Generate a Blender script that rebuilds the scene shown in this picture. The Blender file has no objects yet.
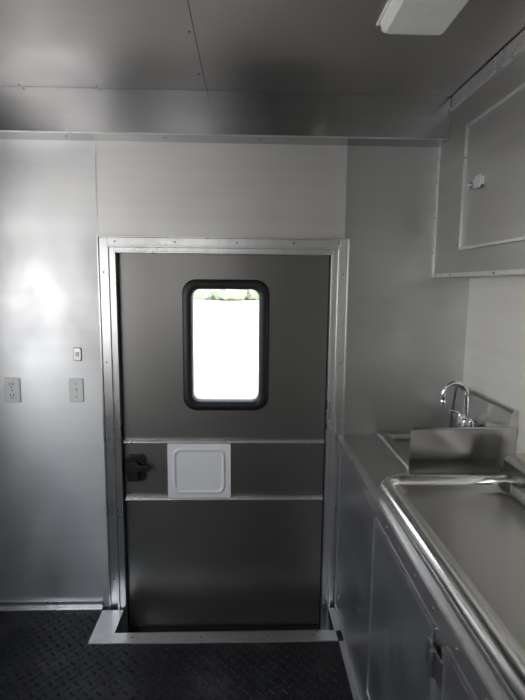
import bpy,bmesh,math,random
from mathutils import Matrix,Vector
random.seed(4)
sc=bpy.context.scene
try: sc.view_settings.view_transform='Standard'
except Exception: pass
F=480.0;p=math.radians(7.7);yw=math.radians(1.8);r=math.radians(0.55);H=1.55

# ---------------------------------------------------------------- materials
def new_mat(name):
    m=bpy.data.materials.new(name);m.use_nodes=True
    nt=m.node_tree;return m,nt,nt.nodes['Principled BSDF']
def N(nt,t,**k):
    n=nt.nodes.new(t)
    for a,b in k.items(): setattr(n,a,b)
    return n
def metal(name,col,rough,aniso=0.0,tan=None,streak=(1,1,1),var=0.08,bump=0.0,metallic=.92,smudge=0.12):
    m,nt,b=new_mat(name)
    b.inputs['Metallic'].default_value=metallic
    geo=N(nt,'ShaderNodeNewGeometry')
    mp=N(nt,'ShaderNodeMapping');mp.inputs['Scale'].default_value=streak
    nt.links.new(geo.outputs['Position'],mp.inputs['Vector'])
    n1=N(nt,'ShaderNodeTexNoise');n1.inputs['Scale'].default_value=1.0;n1.inputs['Detail'].default_value=4
    nt.links.new(mp.outputs[0],n1.inputs['Vector'])
    n2=N(nt,'ShaderNodeTexNoise');n2.inputs['Scale'].default_value=5.0;n2.inputs['Detail'].default_value=3;n2.inputs['Roughness'].default_value=.5
    nt.links.new(geo.outputs['Position'],n2.inputs['Vector'])
    mr=N(nt,'ShaderNodeMapRange')
    mr.inputs['From Min'].default_value=.3;mr.inputs['From Max'].default_value=.7
    mr.inputs['To Min'].default_value=1-var;mr.inputs['To Max'].default_value=1+var
    nt.links.new(n1.outputs['Fac'],mr.inputs['Value'])
    vm=N(nt,'ShaderNodeVectorMath',operation='SCALE');vm.inputs[0].default_value=col[:3]
    nt.links.new(mr.outputs[0],vm.inputs['Scale'])
    nt.links.new(vm.outputs[0],b.inputs['Base Color'])
    mr2=N(nt,'ShaderNodeMapRange')
    mr2.inputs['From Min'].default_value=.3;mr2.inputs['From Max'].default_value=.7
    mr2.inputs['To Min'].default_value=rough*(1-smudge);mr2.inputs['To Max'].default_value=rough*(1+smudge)
    nt.links.new(n2.outputs['Fac'],mr2.inputs['Value'])
    nt.links.new(mr2.outputs[0],b.inputs['Roughness'])
    if aniso:
        b.inputs['Anisotropic'].default_value=aniso
        if tan:
            c=N(nt,'ShaderNodeCombineXYZ')
            for i in range(3): c.inputs[i].default_value=tan[i]
            nt.links.new(c.outputs[0],b.inputs['Tangent'])
    if bump:
        bp=N(nt,'ShaderNodeBump');bp.inputs['Strength'].default_value=bump;bp.inputs['Distance'].default_value=.02
        n3=N(nt,'ShaderNodeTexNoise');n3.inputs['Scale'].default_value=1.6;n3.inputs['Detail'].default_value=1
        nt.links.new(geo.outputs['Position'],n3.inputs['Vector'])
        nt.links.new(n3.outputs['Fac'],bp.inputs['Height']);nt.links.new(bp.outputs[0],b.inputs['Normal'])
    return m
def plain(name,col,rough=.5,metallic=0,noise=.05):
    m,nt,b=new_mat(name)
    b.inputs['Roughness'].default_value=rough;b.inputs['Metallic'].default_value=metallic
    geo=N(nt,'ShaderNodeNewGeometry')
    n1=N(nt,'ShaderNodeTexNoise');n1.inputs['Scale'].default_value=12;n1.inputs['Detail'].default_value=4
    nt.links.new(geo.outputs['Position'],n1.inputs['Vector'])
    mr=N(nt,'ShaderNodeMapRange');mr.inputs['To Min'].default_value=1-noise*2;mr.inputs['To Max'].default_value=1+noise*2
    nt.links.new(n1.outputs['Fac'],mr.inputs['Value'])
    vm=N(nt,'ShaderNodeVectorMath',operation='SCALE');vm.inputs[0].default_value=col[:3]
    nt.links.new(mr.outputs[0],vm.inputs['Scale']);nt.links.new(vm.outputs[0],b.inputs['Base Color'])
    return m

M_wall=metal('wall_aluminum',(.66,.66,.66),.46,.75,(0,0,1),(1,1,22),.03,.12,.98)
M_head=metal('header_aluminum',(.77,.76,.74),.46,.5,(0,0,1),(1,1,22),.03,.1,.8)
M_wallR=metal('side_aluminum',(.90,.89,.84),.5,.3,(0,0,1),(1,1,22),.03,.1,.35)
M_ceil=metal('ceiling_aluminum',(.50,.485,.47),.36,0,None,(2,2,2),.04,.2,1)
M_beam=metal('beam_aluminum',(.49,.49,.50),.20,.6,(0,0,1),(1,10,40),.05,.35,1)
M_frame=metal('frame_aluminum',(.76,.76,.755),.30,0,None,(30,30,3),.06,0,.96)
M_door=metal('door_stainless',(.30,.293,.28),.36,.5,(0,0,1),(4,1,1),.02,.03,1,.04)
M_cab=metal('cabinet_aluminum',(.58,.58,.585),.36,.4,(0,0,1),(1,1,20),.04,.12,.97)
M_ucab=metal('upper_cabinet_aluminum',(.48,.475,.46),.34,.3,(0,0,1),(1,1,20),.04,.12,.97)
M_ctop=metal('counter_aluminum',(.57,.57,.565),.34,0,None,(1,1,1),.03,0,.95)
M_ss=metal('stainless',(.52,.512,.495),.22,.3,(0,1,0),(2,2,2),.03,.05,1,.08)
M_roll=metal('rolled_stainless',(.80,.80,.79),.18,0,None,(3,3,3),.03,0,1)
M_chrome=metal('chrome',(.85,.85,.87),.07,0,None,(3,3,3),.02,0,1)
M_screw=metal('screw_steel',(.30,.30,.30),.35)
M_black=plain('black_rubber',(.012,.012,.013),.45)
M_white=plain('white_plastic',(.92,.92,.92),.35,0,.01)
M_outlet=plain('outlet_plastic',(.92,.92,.90),.4,0,.01)
M_dark=plain('dark_slot',(.02,.02,.02),.6)
M_seam=plain('seam_dark',(.07,.07,.07),.7)  # thin dark joint line between ceiling panels
M_lampw=plain('fixture_white',(.82,.82,.80),.4)
M_concrete=plain('pale_concrete',(.55,.53,.50),.9)
M_leaf=plain('foliage',(.34,.44,.28),.8,0,.2)

# glass
M_glass=bpy.data.materials.new('window_glass');M_glass.use_nodes=True
nt=M_glass.node_tree;nt.nodes.clear()
o=N(nt,'ShaderNodeOutputMaterial');mx=N(nt,'ShaderNodeMixShader');tr=N(nt,'ShaderNodeBsdfTransparent');gl=N(nt,'ShaderNodeBsdfGlossy')
gl.inputs['Roughness'].default_value=.02;mx.inputs[0].default_value=.06
nt.links.new(tr.outputs[0],mx.inputs[1]);nt.links.new(gl.outputs[0],mx.inputs[2]);nt.links.new(mx.outputs[0],o.inputs[0])

# floor: black diamond plate
M_floor,nt,b=new_mat('diamond_plate_floor')
geo=N(nt,'ShaderNodeNewGeometry')
mp=N(nt,'ShaderNodeMapping');mp.inputs['Rotation'].default_value=(0,0,math.radians(45));mp.inputs['Scale'].default_value=(1,1,0)
nt.links.new(geo.outputs['Position'],mp.inputs['Vector'])
sx=N(nt,'ShaderNodeSeparateXYZ');nt.links.new(mp.outputs[0],sx.inputs[0])
def M(op,a,b_=None,c=None):
    n=N(nt,'ShaderNodeMath',operation=op)
    for i,q in enumerate((a,b_,c)):
        if q is None: continue
        if isinstance(q,(int,float)): n.inputs[i].default_value=q
        else: nt.links.new(q,n.inputs[i])
    return n.outputs[0]
S=1/.036
u=M('MULTIPLY',sx.outputs[0],S);v=M('MULTIPLY',sx.outputs[1],S)
par=M('MODULO',M('ABSOLUTE',M('ADD',M('FLOOR',u),M('FLOOR',v))),2.0)
par=M('GREATER_THAN',par,.5)
fu=M('SUBTRACT',M('FRACT',u),.5);fv=M('SUBTRACT',M('FRACT',v),.5)
def ell(a,b2):
    return M('ADD',M('POWER',M('DIVIDE',M('ABSOLUTE',a),.48),2.0),M('POWER',M('DIVIDE',M('ABSOLUTE',b2),.16),2.0))
e1=ell(fu,fv);e2=ell(fv,fu)
e=M('ADD',M('MULTIPLY',e1,par),M('MULTIPLY',e2,M('SUBTRACT',1.0,par)))
h=M('MAXIMUM',M('SUBTRACT',1.0,e),0.0)
bp=N(nt,'ShaderNodeBump');bp.inputs['Strength'].default_value=1;bp.inputs['Distance'].default_value=.006
nt.links.new(h,bp.inputs['Height']);nt.links.new(bp.outputs[0],b.inputs['Normal'])
nz=N(nt,'ShaderNodeTexNoise');nz.inputs['Scale'].default_value=4;nz.inputs['Detail'].default_value=8;nz.inputs['Roughness'].default_value=.7
nt.links.new(geo.outputs['Position'],nz.inputs['Vector'])
cr=N(nt,'ShaderNodeValToRGB');cr.color_ramp.elements[0].position=.50;cr.color_ramp.elements[0].color=(.009,.0095,.010,1)
cr.color_ramp.elements[1].position=.78;cr.color_ramp.elements[1].color=(.08,.078,.075,1)
nt.links.new(nz.outputs['Fac'],cr.inputs[0]);nt.links.new(cr.outputs[0],b.inputs['Base Color'])
b.inputs['Roughness'].default_value=.42;b.inputs['Specular IOR Level'].default_value=.45

# ---------------------------------------------------------------- helpers
def link(ob,parent=None):
    sc.collection.objects.link(ob)
    if parent: ob.parent=parent
    return ob
def empty(name):
    e=bpy.data.objects.new(name,None);e.empty_display_size=.05;return link(e)
def add_box(bm,x0,x1,y0,y1,z0,z1,mi=0):
    x0,x1=min(x0,x1),max(x0,x1);y0,y1=min(y0,y1),max(y0,y1);z0,z1=min(z0,z1),max(z0,z1)
    vs=[bm.verts.new(c) for c in ((x0,y0,z0),(x1,y0,z0),(x1,y1,z0),(x0,y1,z0),(x0,y0,z1),(x1,y0,z1),(x1,y1,z1),(x0,y1,z1))]
    for f in ((0,3,2,1),(4,5,6,7),(0,1,5,4),(1,2,6,5),(2,3,7,6),(3,0,4,7)):
        bm.faces.new([vs[i] for i in f]).material_index=mi
def add_cyl(bm,c,axis,rad,length,seg=16,mi=0,r2=None):
    res=bmesh.ops.create_cone(bm,cap_ends=True,segments=seg,radius1=rad,radius2=rad if r2 is None else r2,depth=length)
    q=Vector((0,0,1)).rotation_difference(Vector(axis).normalized()).to_matrix().to_4x4()
    bmesh.ops.transform(bm,matrix=Matrix.Translation(c)@q,verts=res['verts'])
    for f in {f for v_ in res['verts'] for f in v_.link_faces}: f.material_index=mi;f.smooth=len(f.verts)==4
def add_tube(bm,pts,rad,seg=14,mi=0,closed=False):
    pts=[Vector(q) for q in pts];n=len(pts);rings=[]
    prev=None
    for i,q in enumerate(pts):
        if closed: t=(pts[(i+1)%n]-pts[i-1]).normalized()
        else: t=(pts[min(i+1,n-1)]-pts[max(i-1,0)]).normalized()
        if prev is None:
            a=Vector((0,0,1)) if abs(t.z)<.9 else Vector((1,0,0))
            nrm=(a-a.dot(t)*t).normalized()
        else: nrm=(prev-prev.dot(t)*t).normalized()
        prev=nrm;bi=t.cross(nrm)
        rr=rad[i] if isinstance(rad,(list,tuple)) else rad
        rings.append([bm.verts.new(q+rr*(math.cos(k*2*math.pi/seg)*nrm+math.sin(k*2*math.pi/seg)*bi)) for k in range(seg)])
    m=n if closed else n-1
    for i in range(m):
        a,b_=rings[i],rings[(i+1)%n]
        for k in range(seg):
            f=bm.faces.new((a[k],a[(k+1)%seg],b_[(k+1)%seg],b_[k]));f.smooth=True;f.material_index=mi
    if not closed:
        bm.faces.new(rings[0][::-1]).material_index=mi;bm.faces.new(rings[-1]).material_index=mi
def fin(name,bm,mats,parent=None,bevel=0,smooth=False):
    bmesh.ops.recalc_face_normals(bm,faces=bm.faces)
    me=bpy.data.meshes.new(name);bm.to_mesh(me);bm.free()
    for m in (mats if isinstance(mats,(list,tuple)) else [mats]): me.materials.append(m)
    ob=bpy.data.objects.new(name,me)
    if bevel:
        md=ob.modifiers.new('bevel','BEVEL');md.width=bevel;md.segments=2;md.limit_method='ANGLE';md.angle_limit=math.radians(40)
    return link(ob,parent)
def boxes(name,lst,mat,parent=None,bevel=0):
    bm=bmesh.new()
    for q in lst: add_box(bm,*q)
    return fin(name,bm,mat,parent,bevel)
def rrect(x0,x1,z0,z1,rad,n=8):
    out=[]
    for cx,cz,a0 in ((x1-rad,z1-rad,0),(x0+rad,z1-rad,90),(x0+rad,z0+rad,180),(x1-rad,z0+rad,270)):
        for k in range(n+1):
            a=math.radians(a0+90*k/n);out.append((cx+rad*math.cos(a),cz+rad*math.sin(a)))
    return out
def loft(bm,loops,mi=0,cap0=False,cap1=False,smooth=False):
    R_=[[bm.verts.new(c) for c in l] for l in loops]
    for a,b_ in zip(R_,R_[1:]):
        n=len(a)
        for k in range(n):
            f=bm.faces.new((a[k],a[(k+1)%n],b_[(k+1)%n],b_[k]));f.material_index=mi;f.smooth=smooth
    if cap0: bm.faces.new(R_[0][::-1]).material_index=mi
    if cap1: bm.faces.new(R_[-1]).material_index=mi
def screws_y(bm,pts,y,rad=.0045,mi=0):
    for x,z in pts: add_cyl(bm,(x,y-.0015,z),(0,-1,0),rad,.003,10,mi,rad*.6)

D=2.16;XL=-1.40;XR=1.0;YF=-2.4;ZC=2.32
# ---------------------------------------------------------------- room shell
bm=bmesh.new()
add_box(bm,XL,-.60,D,D+.05,0,ZC+.02)
add_box(bm,.40,XR,D,D+.05,0,ZC+.02)
add_box(bm,-.60,.40,D,D+.05,1.71,ZC+.02)
add_box(bm,-.652,.424,D-.002,D+.001,1.70,ZC,1)
add_box(bm,-.655,-.6521,D-.0035,D,1.75,ZC,2)
add_box(bm,.4241,.4265,D-.0035,D,1.75,ZC,2)
fin('wall_back',bm,[M_wall,M_head,M_frame])
boxes('wall_right',[(XR,XR+.05,YF,D+.05,-.15,ZC+.02)],M_wallR)
WY0,WY1,WZ0,WZ1=-.70,1.56,.98,1.88
boxes('wall_left',[(XL-.05,XL,YF,WY0,-.15,ZC+.02),(XL-.05,XL,WY1,D+.05,-.15,ZC+.02),(XL-.05,XL,WY0,WY1,-.15,WZ0),(XL-.05,XL,WY0,WY1,WZ1,ZC+.02)],M_wall)
EX0,EX1,EZ0,EZ1=-1.15,-.50,1.25,2.0  # opening added in the unseen front wall to let in frontal light
boxes('wall_front',[(XL-.05,EX0,YF-.05,YF,-.15,ZC+.02),(EX1,XR+.05,YF-.05,YF,-.15,ZC+.02),(EX0,EX1,YF-.05,YF,EZ1,ZC+.02),(EX0,EX1,YF-.05,YF,-.15,EZ0)],M_wall)
boxes('floor',[(XL,XR,YF,1.965,-.05,0),(XL,-.60,1.965,D,-.05,0),(.40,XR,1.965,D,-.05,0)],M_floor)
boxes('floor_step_well',[(-.60,.40,1.965,2.22,-.15,-.13),(-.61,-.60,1.965,D,-.15,-.001),(.40,.41,1.965,D,-.15,-.001),(-.60,.40,1.955,1.965,-.15,-.001)],M_cab)
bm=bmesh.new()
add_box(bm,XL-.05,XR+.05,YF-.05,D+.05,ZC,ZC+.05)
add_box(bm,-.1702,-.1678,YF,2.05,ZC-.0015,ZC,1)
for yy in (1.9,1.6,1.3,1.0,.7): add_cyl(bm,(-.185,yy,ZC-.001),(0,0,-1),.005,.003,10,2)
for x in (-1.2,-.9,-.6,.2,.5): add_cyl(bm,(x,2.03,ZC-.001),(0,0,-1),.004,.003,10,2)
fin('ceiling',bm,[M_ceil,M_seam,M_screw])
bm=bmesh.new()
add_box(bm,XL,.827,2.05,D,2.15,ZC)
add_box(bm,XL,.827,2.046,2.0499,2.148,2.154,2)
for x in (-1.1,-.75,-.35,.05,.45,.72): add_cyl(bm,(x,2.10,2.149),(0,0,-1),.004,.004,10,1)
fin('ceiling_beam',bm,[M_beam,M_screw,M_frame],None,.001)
boxes('baseboard_back',[(XL,-.69,D-.012,D,0,.035),(XL,-.69,D-.03,D-.0121,0,.006)],M_frame,None,.001)
bm=bmesh.new()
def quad(pts,z0,z1):
    loft(bm,[[(x,y,z0) for x,y in pts],[(x,y,z1) for x,y in pts]],0,True,True)
quad([(-.685,1.908),(.405,1.908),(.405,1.972),(-.585,1.972)],.0,.006)
quad([(-.685,1.908),(-.585,1.972),(-.585,D-.036),(-.685,D-.036)],.0,.006)
quad([(.398,1.9721),(.405,1.9721),(.430,1.9721),(.430,D-.036),(.398,D-.036)],.0,.006)
quad([(-.61,1.966),(.41,1.966),(.41,1.9735),(-.61,1.9735)],-.03,.0045)
for x in (-.5,-.2,.1,.3): add_cyl(bm,(x,1.94,.007),(0,0,1),.005,.003,10,1)
fin('trim_1',bm,[M_frame,M_screw],None,.001)

# ---------------------------------------------------------------- door
door=empty('door_1')
bm=bmesh.new()
def portal_frame(x0,x1,ztop,w,wt,y0,y1,zb,mi=0):
    add_box(bm,x0,x0+w,y0,y1,zb,ztop,mi);add_box(bm,x1-w,x1,y0,y1,zb,ztop,mi);add_box(bm,x0+w,x1-w,y0,y1,ztop-wt,ztop,mi)
portal_frame(-.649,.441,1.750,.036,.033,D-.012,D,.001)
portal_frame(-.656,.448,1.757,.007,.007,D-.020,D,.001)
portal_frame(-.612,.405,1.716,.009,.009,D-.034,D+.01,-.13)
portal_frame(-.603,.396,1.707,.022,.016,D-.026,D+.01,-.13)
portal_frame(-.581,.374,1.691,.008,.008,D-.034,D+.01,-.13)
screws_y(bm,[(-.632,z) for z in (.15,.5,.85,1.2,1.6)]+[(.423,z) for z in (.15,.5,.95,1.2,1.6)]+[(x,1.733) for x in (-.58,-.32,-.05,.2,.40)],D-.012,.005,1)
fin('frame',bm,[M_frame,M_screw],door,.0012)
HX0,HX1,HZ0,HZ1=-.270,.073,1.0,1.55
boxes('slab',[(-.573,HX0,D+.002,D+.035,-.11,1.684),(HX1,.366,D+.002,D+.035,-.11,1.684),(HX0,HX1,D+.002,D+.035,-.11,HZ0),(HX0,HX1,D+.002,D+.035,HZ1,1.684)],M_door,door)
boxes('door_sill',[(-.60,.40,D-.01,D+.06,-.129,-.111)],M_black,door)
boxes('slab_edge',[(-.573,-.567,D-.004,D+.0015,-.11,1.684),(.360,.366,D-.004,D+.0015,-.11,1.684)],M_black,door)
bm=bmesh.new()
def ring_y(o,y): return [(x,y,z) for x,z in o]
oL=rrect(-.292,.096,.978,1.573,.062);oM=rrect(-.284,.088,.986,1.565,.056);iM=rrect(-.256,.060,1.013,1.537,.038);iL=rrect(-.247,.050,1.021,1.529,.034)
loft(bm,[ring_y(oL,D+.002),ring_y(oL,D-.008),ring_y(oM,D-.018),ring_y(iM,D-.018),ring_y(iL,D-.008),ring_y(iL,D+.04)],0,smooth=True)
fin('window_gasket',bm,M_black,door)
boxes('window_pane',[(-.26,.065,D+.022,D+.026,1.01,1.54)],M_glass,door)
bm=bmesh.new()
for z in (.832,.556):
    add_box(bm,-.566,.359,D-.014,D+.0015,z-.007,z+.007)
    add_box(bm,-.566,.359,D-.022,D-.0141,z-.007,z-.002)
screws_y(bm,[(x,z) for x in (-.5,-.1,.3) for z in (.834,.558)],D-.014,.003,1)
fin('track_rails',bm,[M_frame,M_screw],door,.001)
bm=bmesh.new()
o1=rrect(-.366,-.075,.564,.824,.006,3)
loft(bm,[ring_y(o1,D-.010),ring_y(o1,D-.026)],0,True,True)
def up(l,dy): return ring_y(l,D-.026-dy)
loft(bm,[up(rrect(-.343,-.100,.584,.806,.035),0),up(rrect(-.337,-.106,.590,.800,.032),.007),up(rrect(-.331,-.112,.596,.794,.028),.006),up(rrect(-.325,-.118,.602,.788,.025),.0005)],0,False,True)
fin('sliding_cover',bm,M_white,door,.0008)
bm=bmesh.new()
loft(bm,[ring_y(rrect(-.560,-.470,.640,.768,.02,4),D+.002),ring_y(rrect(-.560,-.470,.640,.768,.02,4),D-.010),ring_y(rrect(-.552,-.478,.648,.760,.016,4),D-.016)],0,False,True)
add_cyl(bm,(-.52,D-.03,.715),(0,1,0),.030,.035,20)
add_box(bm,-.525,-.455,D-.05,D-.035,.700,.728)
add_cyl(bm,(-.455,D-.0425,.714),(0,1,0),.014,.015,16)
add_box(bm,-.55,-.50,D-.03,D-.012,.645,.69)
fin('latch',bm,M_black,door,.002)
# ---------------------------------------------------------------- plates
def plate(name,x0,x1,z0,z1,mat):
    e=empty(name);bm=bmesh.new()
    loft(bm,[ring_y(rrect(x0,x1,z0,z1,.006,3),D),ring_y(rrect(x0,x1,z0,z1,.006,3),D-.004),ring_y(rrect(x0+.003,x1-.003,z0+.003,z1-.003,.005,3),D-.007)],0,True,True)
    fin('cover_plate',bm,mat,e);return e
e=plate('power_outlet',-1.095,-1.025,1.012,1.127,M_outlet)
bm=bmesh.new()
for zc in (1.095,1.044):
    add_cyl(bm,(-1.06,D-.0085,zc),(0,1,0),.017,.004,20)
    for dx in (-.007,.007): add_box(bm,-1.06+dx-.0016,-1.06+dx+.0016,D-.0115,D-.0104,zc-.002,zc+.009,1)
    add_cyl(bm,(-1.06,D-.0109,zc-.009),(0,1,0),.0032,.001,10,1)
add_cyl(bm,(-1.06,D-.0075,1.0695),(0,1,0),.003,.002,10,1)
fin('receptacles',bm,[M_outlet,M_dark],e)
e=plate('light_switch',-.807,-.743,1.015,1.125,M_outlet)
bm=bmesh.new()
add_box(bm,-.780,-.770,D-.009,D-.006,1.055,1.085);add_box(bm,-.778,-.772,D-.018,D-.0091,1.070,1.080)
for z in (1.04,1.10): add_cyl(bm,(-.775,D-.0075,z),(0,1,0),.003,.002,10,1)
fin('toggle',bm,[M_outlet,M_screw],e)
e=plate('thermostat',-.782,-.745,1.205,1.265,M_ctop)
bm=bmesh.new();add_box(bm,-.770,-.757,D-.010,D-.006,1.225,1.245);fin('sensor',bm,M_screw,e)

# ---------------------------------------------------------------- upper cabinet
uc=empty('upper_cabinet')
CX=.827
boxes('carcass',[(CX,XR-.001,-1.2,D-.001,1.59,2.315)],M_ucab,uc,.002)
bm=bmesh.new()
add_box(bm,CX-.012,CX-.0001,-1.2,2.043,2.258,2.272);add_box(bm,CX-.004,CX-.0001,-1.2,2.043,2.2721,2.316)
add_box(bm,CX-.006,CX-.0001,-1.2,D-.021,1.59,1.606)
add_box(bm,CX-.005,CX-.0001,D-.02,D-.001,1.59,2.147)
fin('edge_trim',bm,M_frame,uc,.001)
bm=bmesh.new()
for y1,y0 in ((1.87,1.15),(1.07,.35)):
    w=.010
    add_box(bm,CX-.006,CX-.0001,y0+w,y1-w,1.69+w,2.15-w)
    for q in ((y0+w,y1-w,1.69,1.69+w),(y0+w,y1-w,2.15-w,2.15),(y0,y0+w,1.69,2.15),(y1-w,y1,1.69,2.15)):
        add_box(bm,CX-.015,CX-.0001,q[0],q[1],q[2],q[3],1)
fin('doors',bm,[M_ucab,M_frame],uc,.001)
bm=bmesh.new()
add_box(bm,CX-.012,CX-.0061,1.71,1.82,1.905,1.935);add_box(bm,CX-.018,CX-.0121,1.72,1.76,1.898,1.942);add_cyl(bm,(CX-.018,1.80,1.92),(1,0,0),.010,.010,14)
fin('latch',bm,M_frame,uc,.001)
bm=bmesh.new()
for y in (2.1,1.95,1.6,1.2): add_cyl(bm,(CX-.007,y,1.598),(1,0,0),.004,.003,8)
for z in (1.7,1.85,2.0,2.1): add_cyl(bm,(CX-.006,D-.012,z),(1,0,0),.004,.003,8)
fin('rivets',bm,M_screw,uc)

# ---------------------------------------------------------------- base cabinet
bc=empty('base_cabinet')
BX=.432;CT=.862
boxes('carcass',[(BX,XR-.001,-1.2,D-.001,.001,CT-.0101)],M_cab,bc)
boxes('countertop',[(BX-.012,XR-.001,-1.2,D-.001,CT-.01,CT)],M_ctop,bc,.0015)
bm=bmesh.new()
add_box(bm,BX-.016,BX-.0121,-1.2,D-.035,CT-.045,CT+.002);add_box(bm,BX-.0121,BX+.012,-1.2,D-.035,CT+.0002,CT+.002)
add_box(bm,BX-.006,BX-.0001,-1.2,D-.035,.0065,.03);add_box(bm,BX-.025,BX-.0001,-1.2,1.905,.001,.006)
add_box(bm,BX-.005,BX-.0001,D-.048,D-.035,.031,CT-.045)
fin('edge_trim',bm,M_frame,bc,.001)
bm=bmesh.new()
for y1,y0 in ((1.485,.965),(.915,.40)):
    w=.01
    add_box(bm,BX-.010,BX-.0001,y0+w,y1-w,.15+w,.795-w)
    for q in ((y0+w,y1-w,.15,.15+w),(y0+w,y1-w,.795-w,.795),(y0,y0+w,.15,.795),(y1-w,y1,.15,.795)):
        add_box(bm,BX-.015,BX-.0001,q[0],q[1],q[2],q[3],1)
fin('doors',bm,[M_cab,M_frame],bc,.001)
bm=bmesh.new()
for y in (.955,):
    for z0 in (.70,.25):
        add_box(bm,BX-.020,BX-.0151,y-.05,y+.03,z0,z0+.06);add_cyl(bm,(BX-.023,y-.012,z0+.03),(0,0,1),.007,.065,12)
fin('hinges',bm,M_screw,bc,.001)
bm=bmesh.new()
yy=2.05
while yy>.5:
    add_cyl(bm,(BX-.017,yy,CT-.022),(1,0,0),.004,.003,8);yy-=.12
for z in (.1,.3,.5,.7): add_cyl(bm,(BX-.001,1.53,z),(1,0,0),.004,.003,8)
fin('rivets',bm,M_screw,bc)

# ---------------------------------------------------------------- drainboard sink top
db=empty('sink_drainboard')
RX0,RX1,RY1,RY0,RZ=.462,.885,1.545,-.9,.889
bm=bmesh.new()
rr=.024
path=[(RX0,RY0,RZ)]
path+=[(RX0,y,RZ) for y in (.2,.8,1.2,RY1-.06)]
for k in range(1,9):
    a=math.radians(180-90*k/8);path.append((RX0+.055+.055*math.cos(a),RY1-.055+.055*math.sin(a),RZ))
path+=[(.6,RY1,RZ),(.75,RY1,RZ),(RX1-.001,RY1,RZ)]
add_tube(bm,path,rr,18)
fin('rolled_rim',bm,M_roll,db)
bm=bmesh.new()
def loopz(x0,x1,y0,y1,rad,z): return [(x,y,z) for x,y in rrect(x0,x1,y0,y1,rad,6)]
loft(bm,[loopz(RX0+.008,RX1-.001,RY0,RY1-.008,.05,RZ+.010),loopz(RX0+.030,RX1-.008,RY0+.02,RY1-.030,.045,RZ-.003),loopz(RX0+.045,RX1-.015,RY0+.03,RY1-.045,.04,RZ-.012),loopz(RX0+.06,RX1-.02,RY0+.04,RY1-.06,.03,RZ-.014)],0,False,True,True)
fin('deck',bm,M_ss,db)
boxes('skirt',[(RX0+.006,RX1-.001,RY0,RY1-.006,CT+.0021,RZ-.016)],M_ss,db)
bm=bmesh.new()
pr=[(RX1,CT+.0021),(RX1,.962),(RX1+.012,.978),(RX1+.028,.984),(XR-.002,.984),(XR-.002,CT+.0021)]
loft(bm,[[(x,RY0,z) for x,z in pr],[(x,RY1+.02,z) for x,z in pr]],0,True,True)
fin('backsplash',bm,M_ss,db,.002)

# ---------------------------------------------------------------- hand sink
hs=empty('hand_sink')
SX0,SX1,SY0,SY1,SZ=.60,.955,1.692,2.13,.884
bm=bmesh.new()
loft(bm,[loopz(SX0,SX1,SY0,SY1,.012,CT+.0005),loopz(SX0,SX1,SY0,SY1,.012,SZ),loopz(SX0+.008,SX1-.002,SY0+.004,SY1-.008,.010,SZ+.003),
 loopz(SX0+.035,SX1-.05,SY0+.03,SY1-.04,.03,SZ+.002),loopz(SX0+.040,SX1-.055,SY0+.035,SY1-.045,.03,SZ-.004),loopz(SX0+.05,SX1-.065,SY0+.045,SY1-.055,.03,SZ-.017)],0,False,True,True)
fin('bowl',bm,M_ss,hs)
bm=bmesh.new();add_cyl(bm,(.765,1.90,SZ-.0155),(0,0,1),.028,.003,24);add_cyl(bm,(.765,1.90,SZ-.0135),(0,0,1),.012,.002,16,1)
fin('drain',bm,[M_chrome,M_dark],hs)
bm=bmesh.new()
pr=[(SX0,CT+.001),(SX0,1.02),(SX0+.012,1.034),(.98,1.034),(.995,1.02),(.955,.90),(.945,CT+.001)]
loft(bm,[[(x,SY0-.006,z) for x,z in pr],[(x,SY0-.001,z) for x,z in pr]],0,True,True)
add_tube(bm,[(SX0+.004,SY0-.003,1.034),(.99,SY0-.003,1.034)],.005,10)
fin('side_splash',bm,M_ss,hs,.001)
bm=bmesh.new()
pr=[(.955,CT+.001),(.955,.95),(.972,1.09),(.982,1.10),(XR-.001,1.10),(XR-.001,CT+.001)]
loft(bm,[[(x,SY0,z) for x,z in pr],[(x,SY1+.02,z) for x,z in pr]],0,True,True)
fin('backsplash',bm,M_ss,hs,.001)
bm=bmesh.new()
fy=1.93
add_box(bm,.925,.955,fy-.055,fy+.055,.955,.99)
add_cyl(bm,(.915,fy,.975),(0,0,1),.017,.045,20)
pts=[(.915,fy,.98),(.915,fy,1.02),(.914,fy,1.08)]
for k in range(1,13):
    a=math.radians(180*k/12);pts.append((.864+.050*math.cos(a),fy,1.105+.050*math.sin(a)))
pts+=[(.814,fy,1.075)]
add_tube(bm,pts,.0095,14)
add_cyl(bm,(.814,fy,1.074),(0,0,1),.012,.018,16)
for s in (-1,1):
    add_cyl(bm,(.925,fy+s*.05,.975),(1,0,0),.014,.04,16)
    add_cyl(bm,(.915,fy+s*.05,.995),(0,0,1),.010,.03,16)
    add_tube(bm,[(.915,fy+s*.05,1.01),(.90,fy+s*.055,1.016),(.868,fy+s*.06,1.022)],[.007,.006,.007],10)
fin('faucet',bm,M_chrome,hs,.001)

# ---------------------------------------------------------------- ceiling light
cl=empty('ceiling_light')
boxes('flange',[(.375,.578,.92,1.525,ZC-.008,ZC-.0005)],M_lampw,cl,.002)
bm=bmesh.new()
loft(bm,[loopz(.382,.571,.93,1.515,.012,ZC-.008),loopz(.385,.568,.935,1.505,.012,ZC-.035),loopz(.395,.558,.95,1.49,.012,ZC-.045)],0,False,True)
fin('housing',bm,M_lampw,cl)

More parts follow.
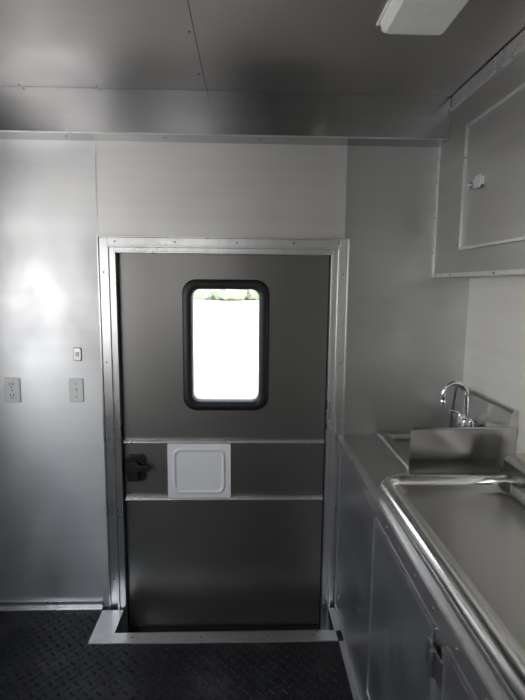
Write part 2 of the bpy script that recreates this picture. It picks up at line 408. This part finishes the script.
# ---------------------------------------------------------------- window beside the camera, added light opening behind it
w=empty('window_1')
bm=bmesh.new()
t=.04
for q in ((WY0-t,WY0,WZ0-t,WZ1+t),(WY1,WY1+t,WZ0-t,WZ1+t),(WY0,WY1,WZ0-t,WZ0),(WY0,WY1,WZ1,WZ1+t),((WY0+WY1)/2-.015,(WY0+WY1)/2+.015,WZ0,WZ1)):
    add_box(bm,XL-.002,XL+.012,*q)
fin('frame',bm,M_frame,w,.001)
w=empty('fill_opening')  # frame of the added opening; invented for frontal light, not a known window
bm=bmesh.new()
for q in ((EX0-t,EX0,EZ0-t,EZ1+t),(EX1,EX1+t,EZ0-t,EZ1+t),(EX0,EX1,EZ1,EZ1+t),(EX0,EX1,EZ0-t,EZ0)):
    add_box(bm,q[0],q[1],YF-.002,YF+.012,q[2],q[3])
fin('frame',bm,M_frame,w,.001)
# ---------------------------------------------------------------- outside
boxes('ground',[(-150,150,-150,200,-.70,-.60)],M_concrete)
bm=bmesh.new()
for i in range(90):
    x=-60+i*1.4+random.uniform(-.5,.5);s=random.uniform(1.6,2.6);y=68+random.uniform(-2,2)
    res=bmesh.ops.create_icosphere(bm,subdivisions=3,radius=s)
    for v_ in res['verts']: v_.co*=random.uniform(.85,1.12)
    bmesh.ops.translate(bm,vec=(x,y,-.6+s*.8),verts=res['verts'])
fin('hedge_row',bm,M_leaf)

# ---------------------------------------------------------------- world and lights
wd=bpy.data.worlds.new('sky');sc.world=wd;wd.use_nodes=True
nt=wd.node_tree;bg=nt.nodes['Background']
tc=N(nt,'ShaderNodeTexCoord');sp=N(nt,'ShaderNodeSeparateXYZ');nt.links.new(tc.outputs['Generated'],sp.inputs[0])
cr=N(nt,'ShaderNodeValToRGB');cr.color_ramp.elements[0].position=0;cr.color_ramp.elements[0].color=(1,.99,.98,1)
cr.color_ramp.elements[1].position=1;cr.color_ramp.elements[1].color=(.60,.72,.93,1)
nt.links.new(sp.outputs[2],cr.inputs[0]);nt.links.new(cr.outputs[0],bg.inputs[0]);bg.inputs[1].default_value=4.0
sl=bpy.data.lights.new('sun','SUN');sl.energy=13;sl.angle=.01;sl.color=(1,.96,.9)
so=link(bpy.data.objects.new('sun',sl));so.rotation_euler=(math.radians(22),math.radians(20),0)
def portal(name,loc,rot,sx_,sy_):
    l=bpy.data.lights.new(name,'AREA');l.shape='RECTANGLE';l.size=sx_;l.size_y=sy_
    l.cycles.is_portal=True
    o=link(bpy.data.objects.new(name,l));o.location=loc;o.rotation_euler=rot
portal('window_portal',(XL-.06,(WY0+WY1)/2,(WZ0+WZ1)/2),(0,math.radians(-90),0),WZ1-WZ0,WY1-WY0)
portal('fill_opening_portal',((EX0+EX1)/2,YF-.06,(EZ0+EZ1)/2),(math.radians(90),0,0),EX1-EX0,EZ1-EZ0)

cam=bpy.data.cameras.new('camera');co=link(bpy.data.objects.new('camera',cam))
R=Matrix.Rotation(-yw,3,'Z')@Matrix.Rotation(math.pi/2-p,3,'X')@Matrix.Rotation(r,3,'Z')
co.matrix_world=Matrix.Translation((0,0,H))@R.to_4x4()
cam.sensor_fit='VERTICAL';cam.sensor_height=36;cam.lens=F/700*36;cam.clip_start=.02;cam.clip_end=500
sc.camera=co
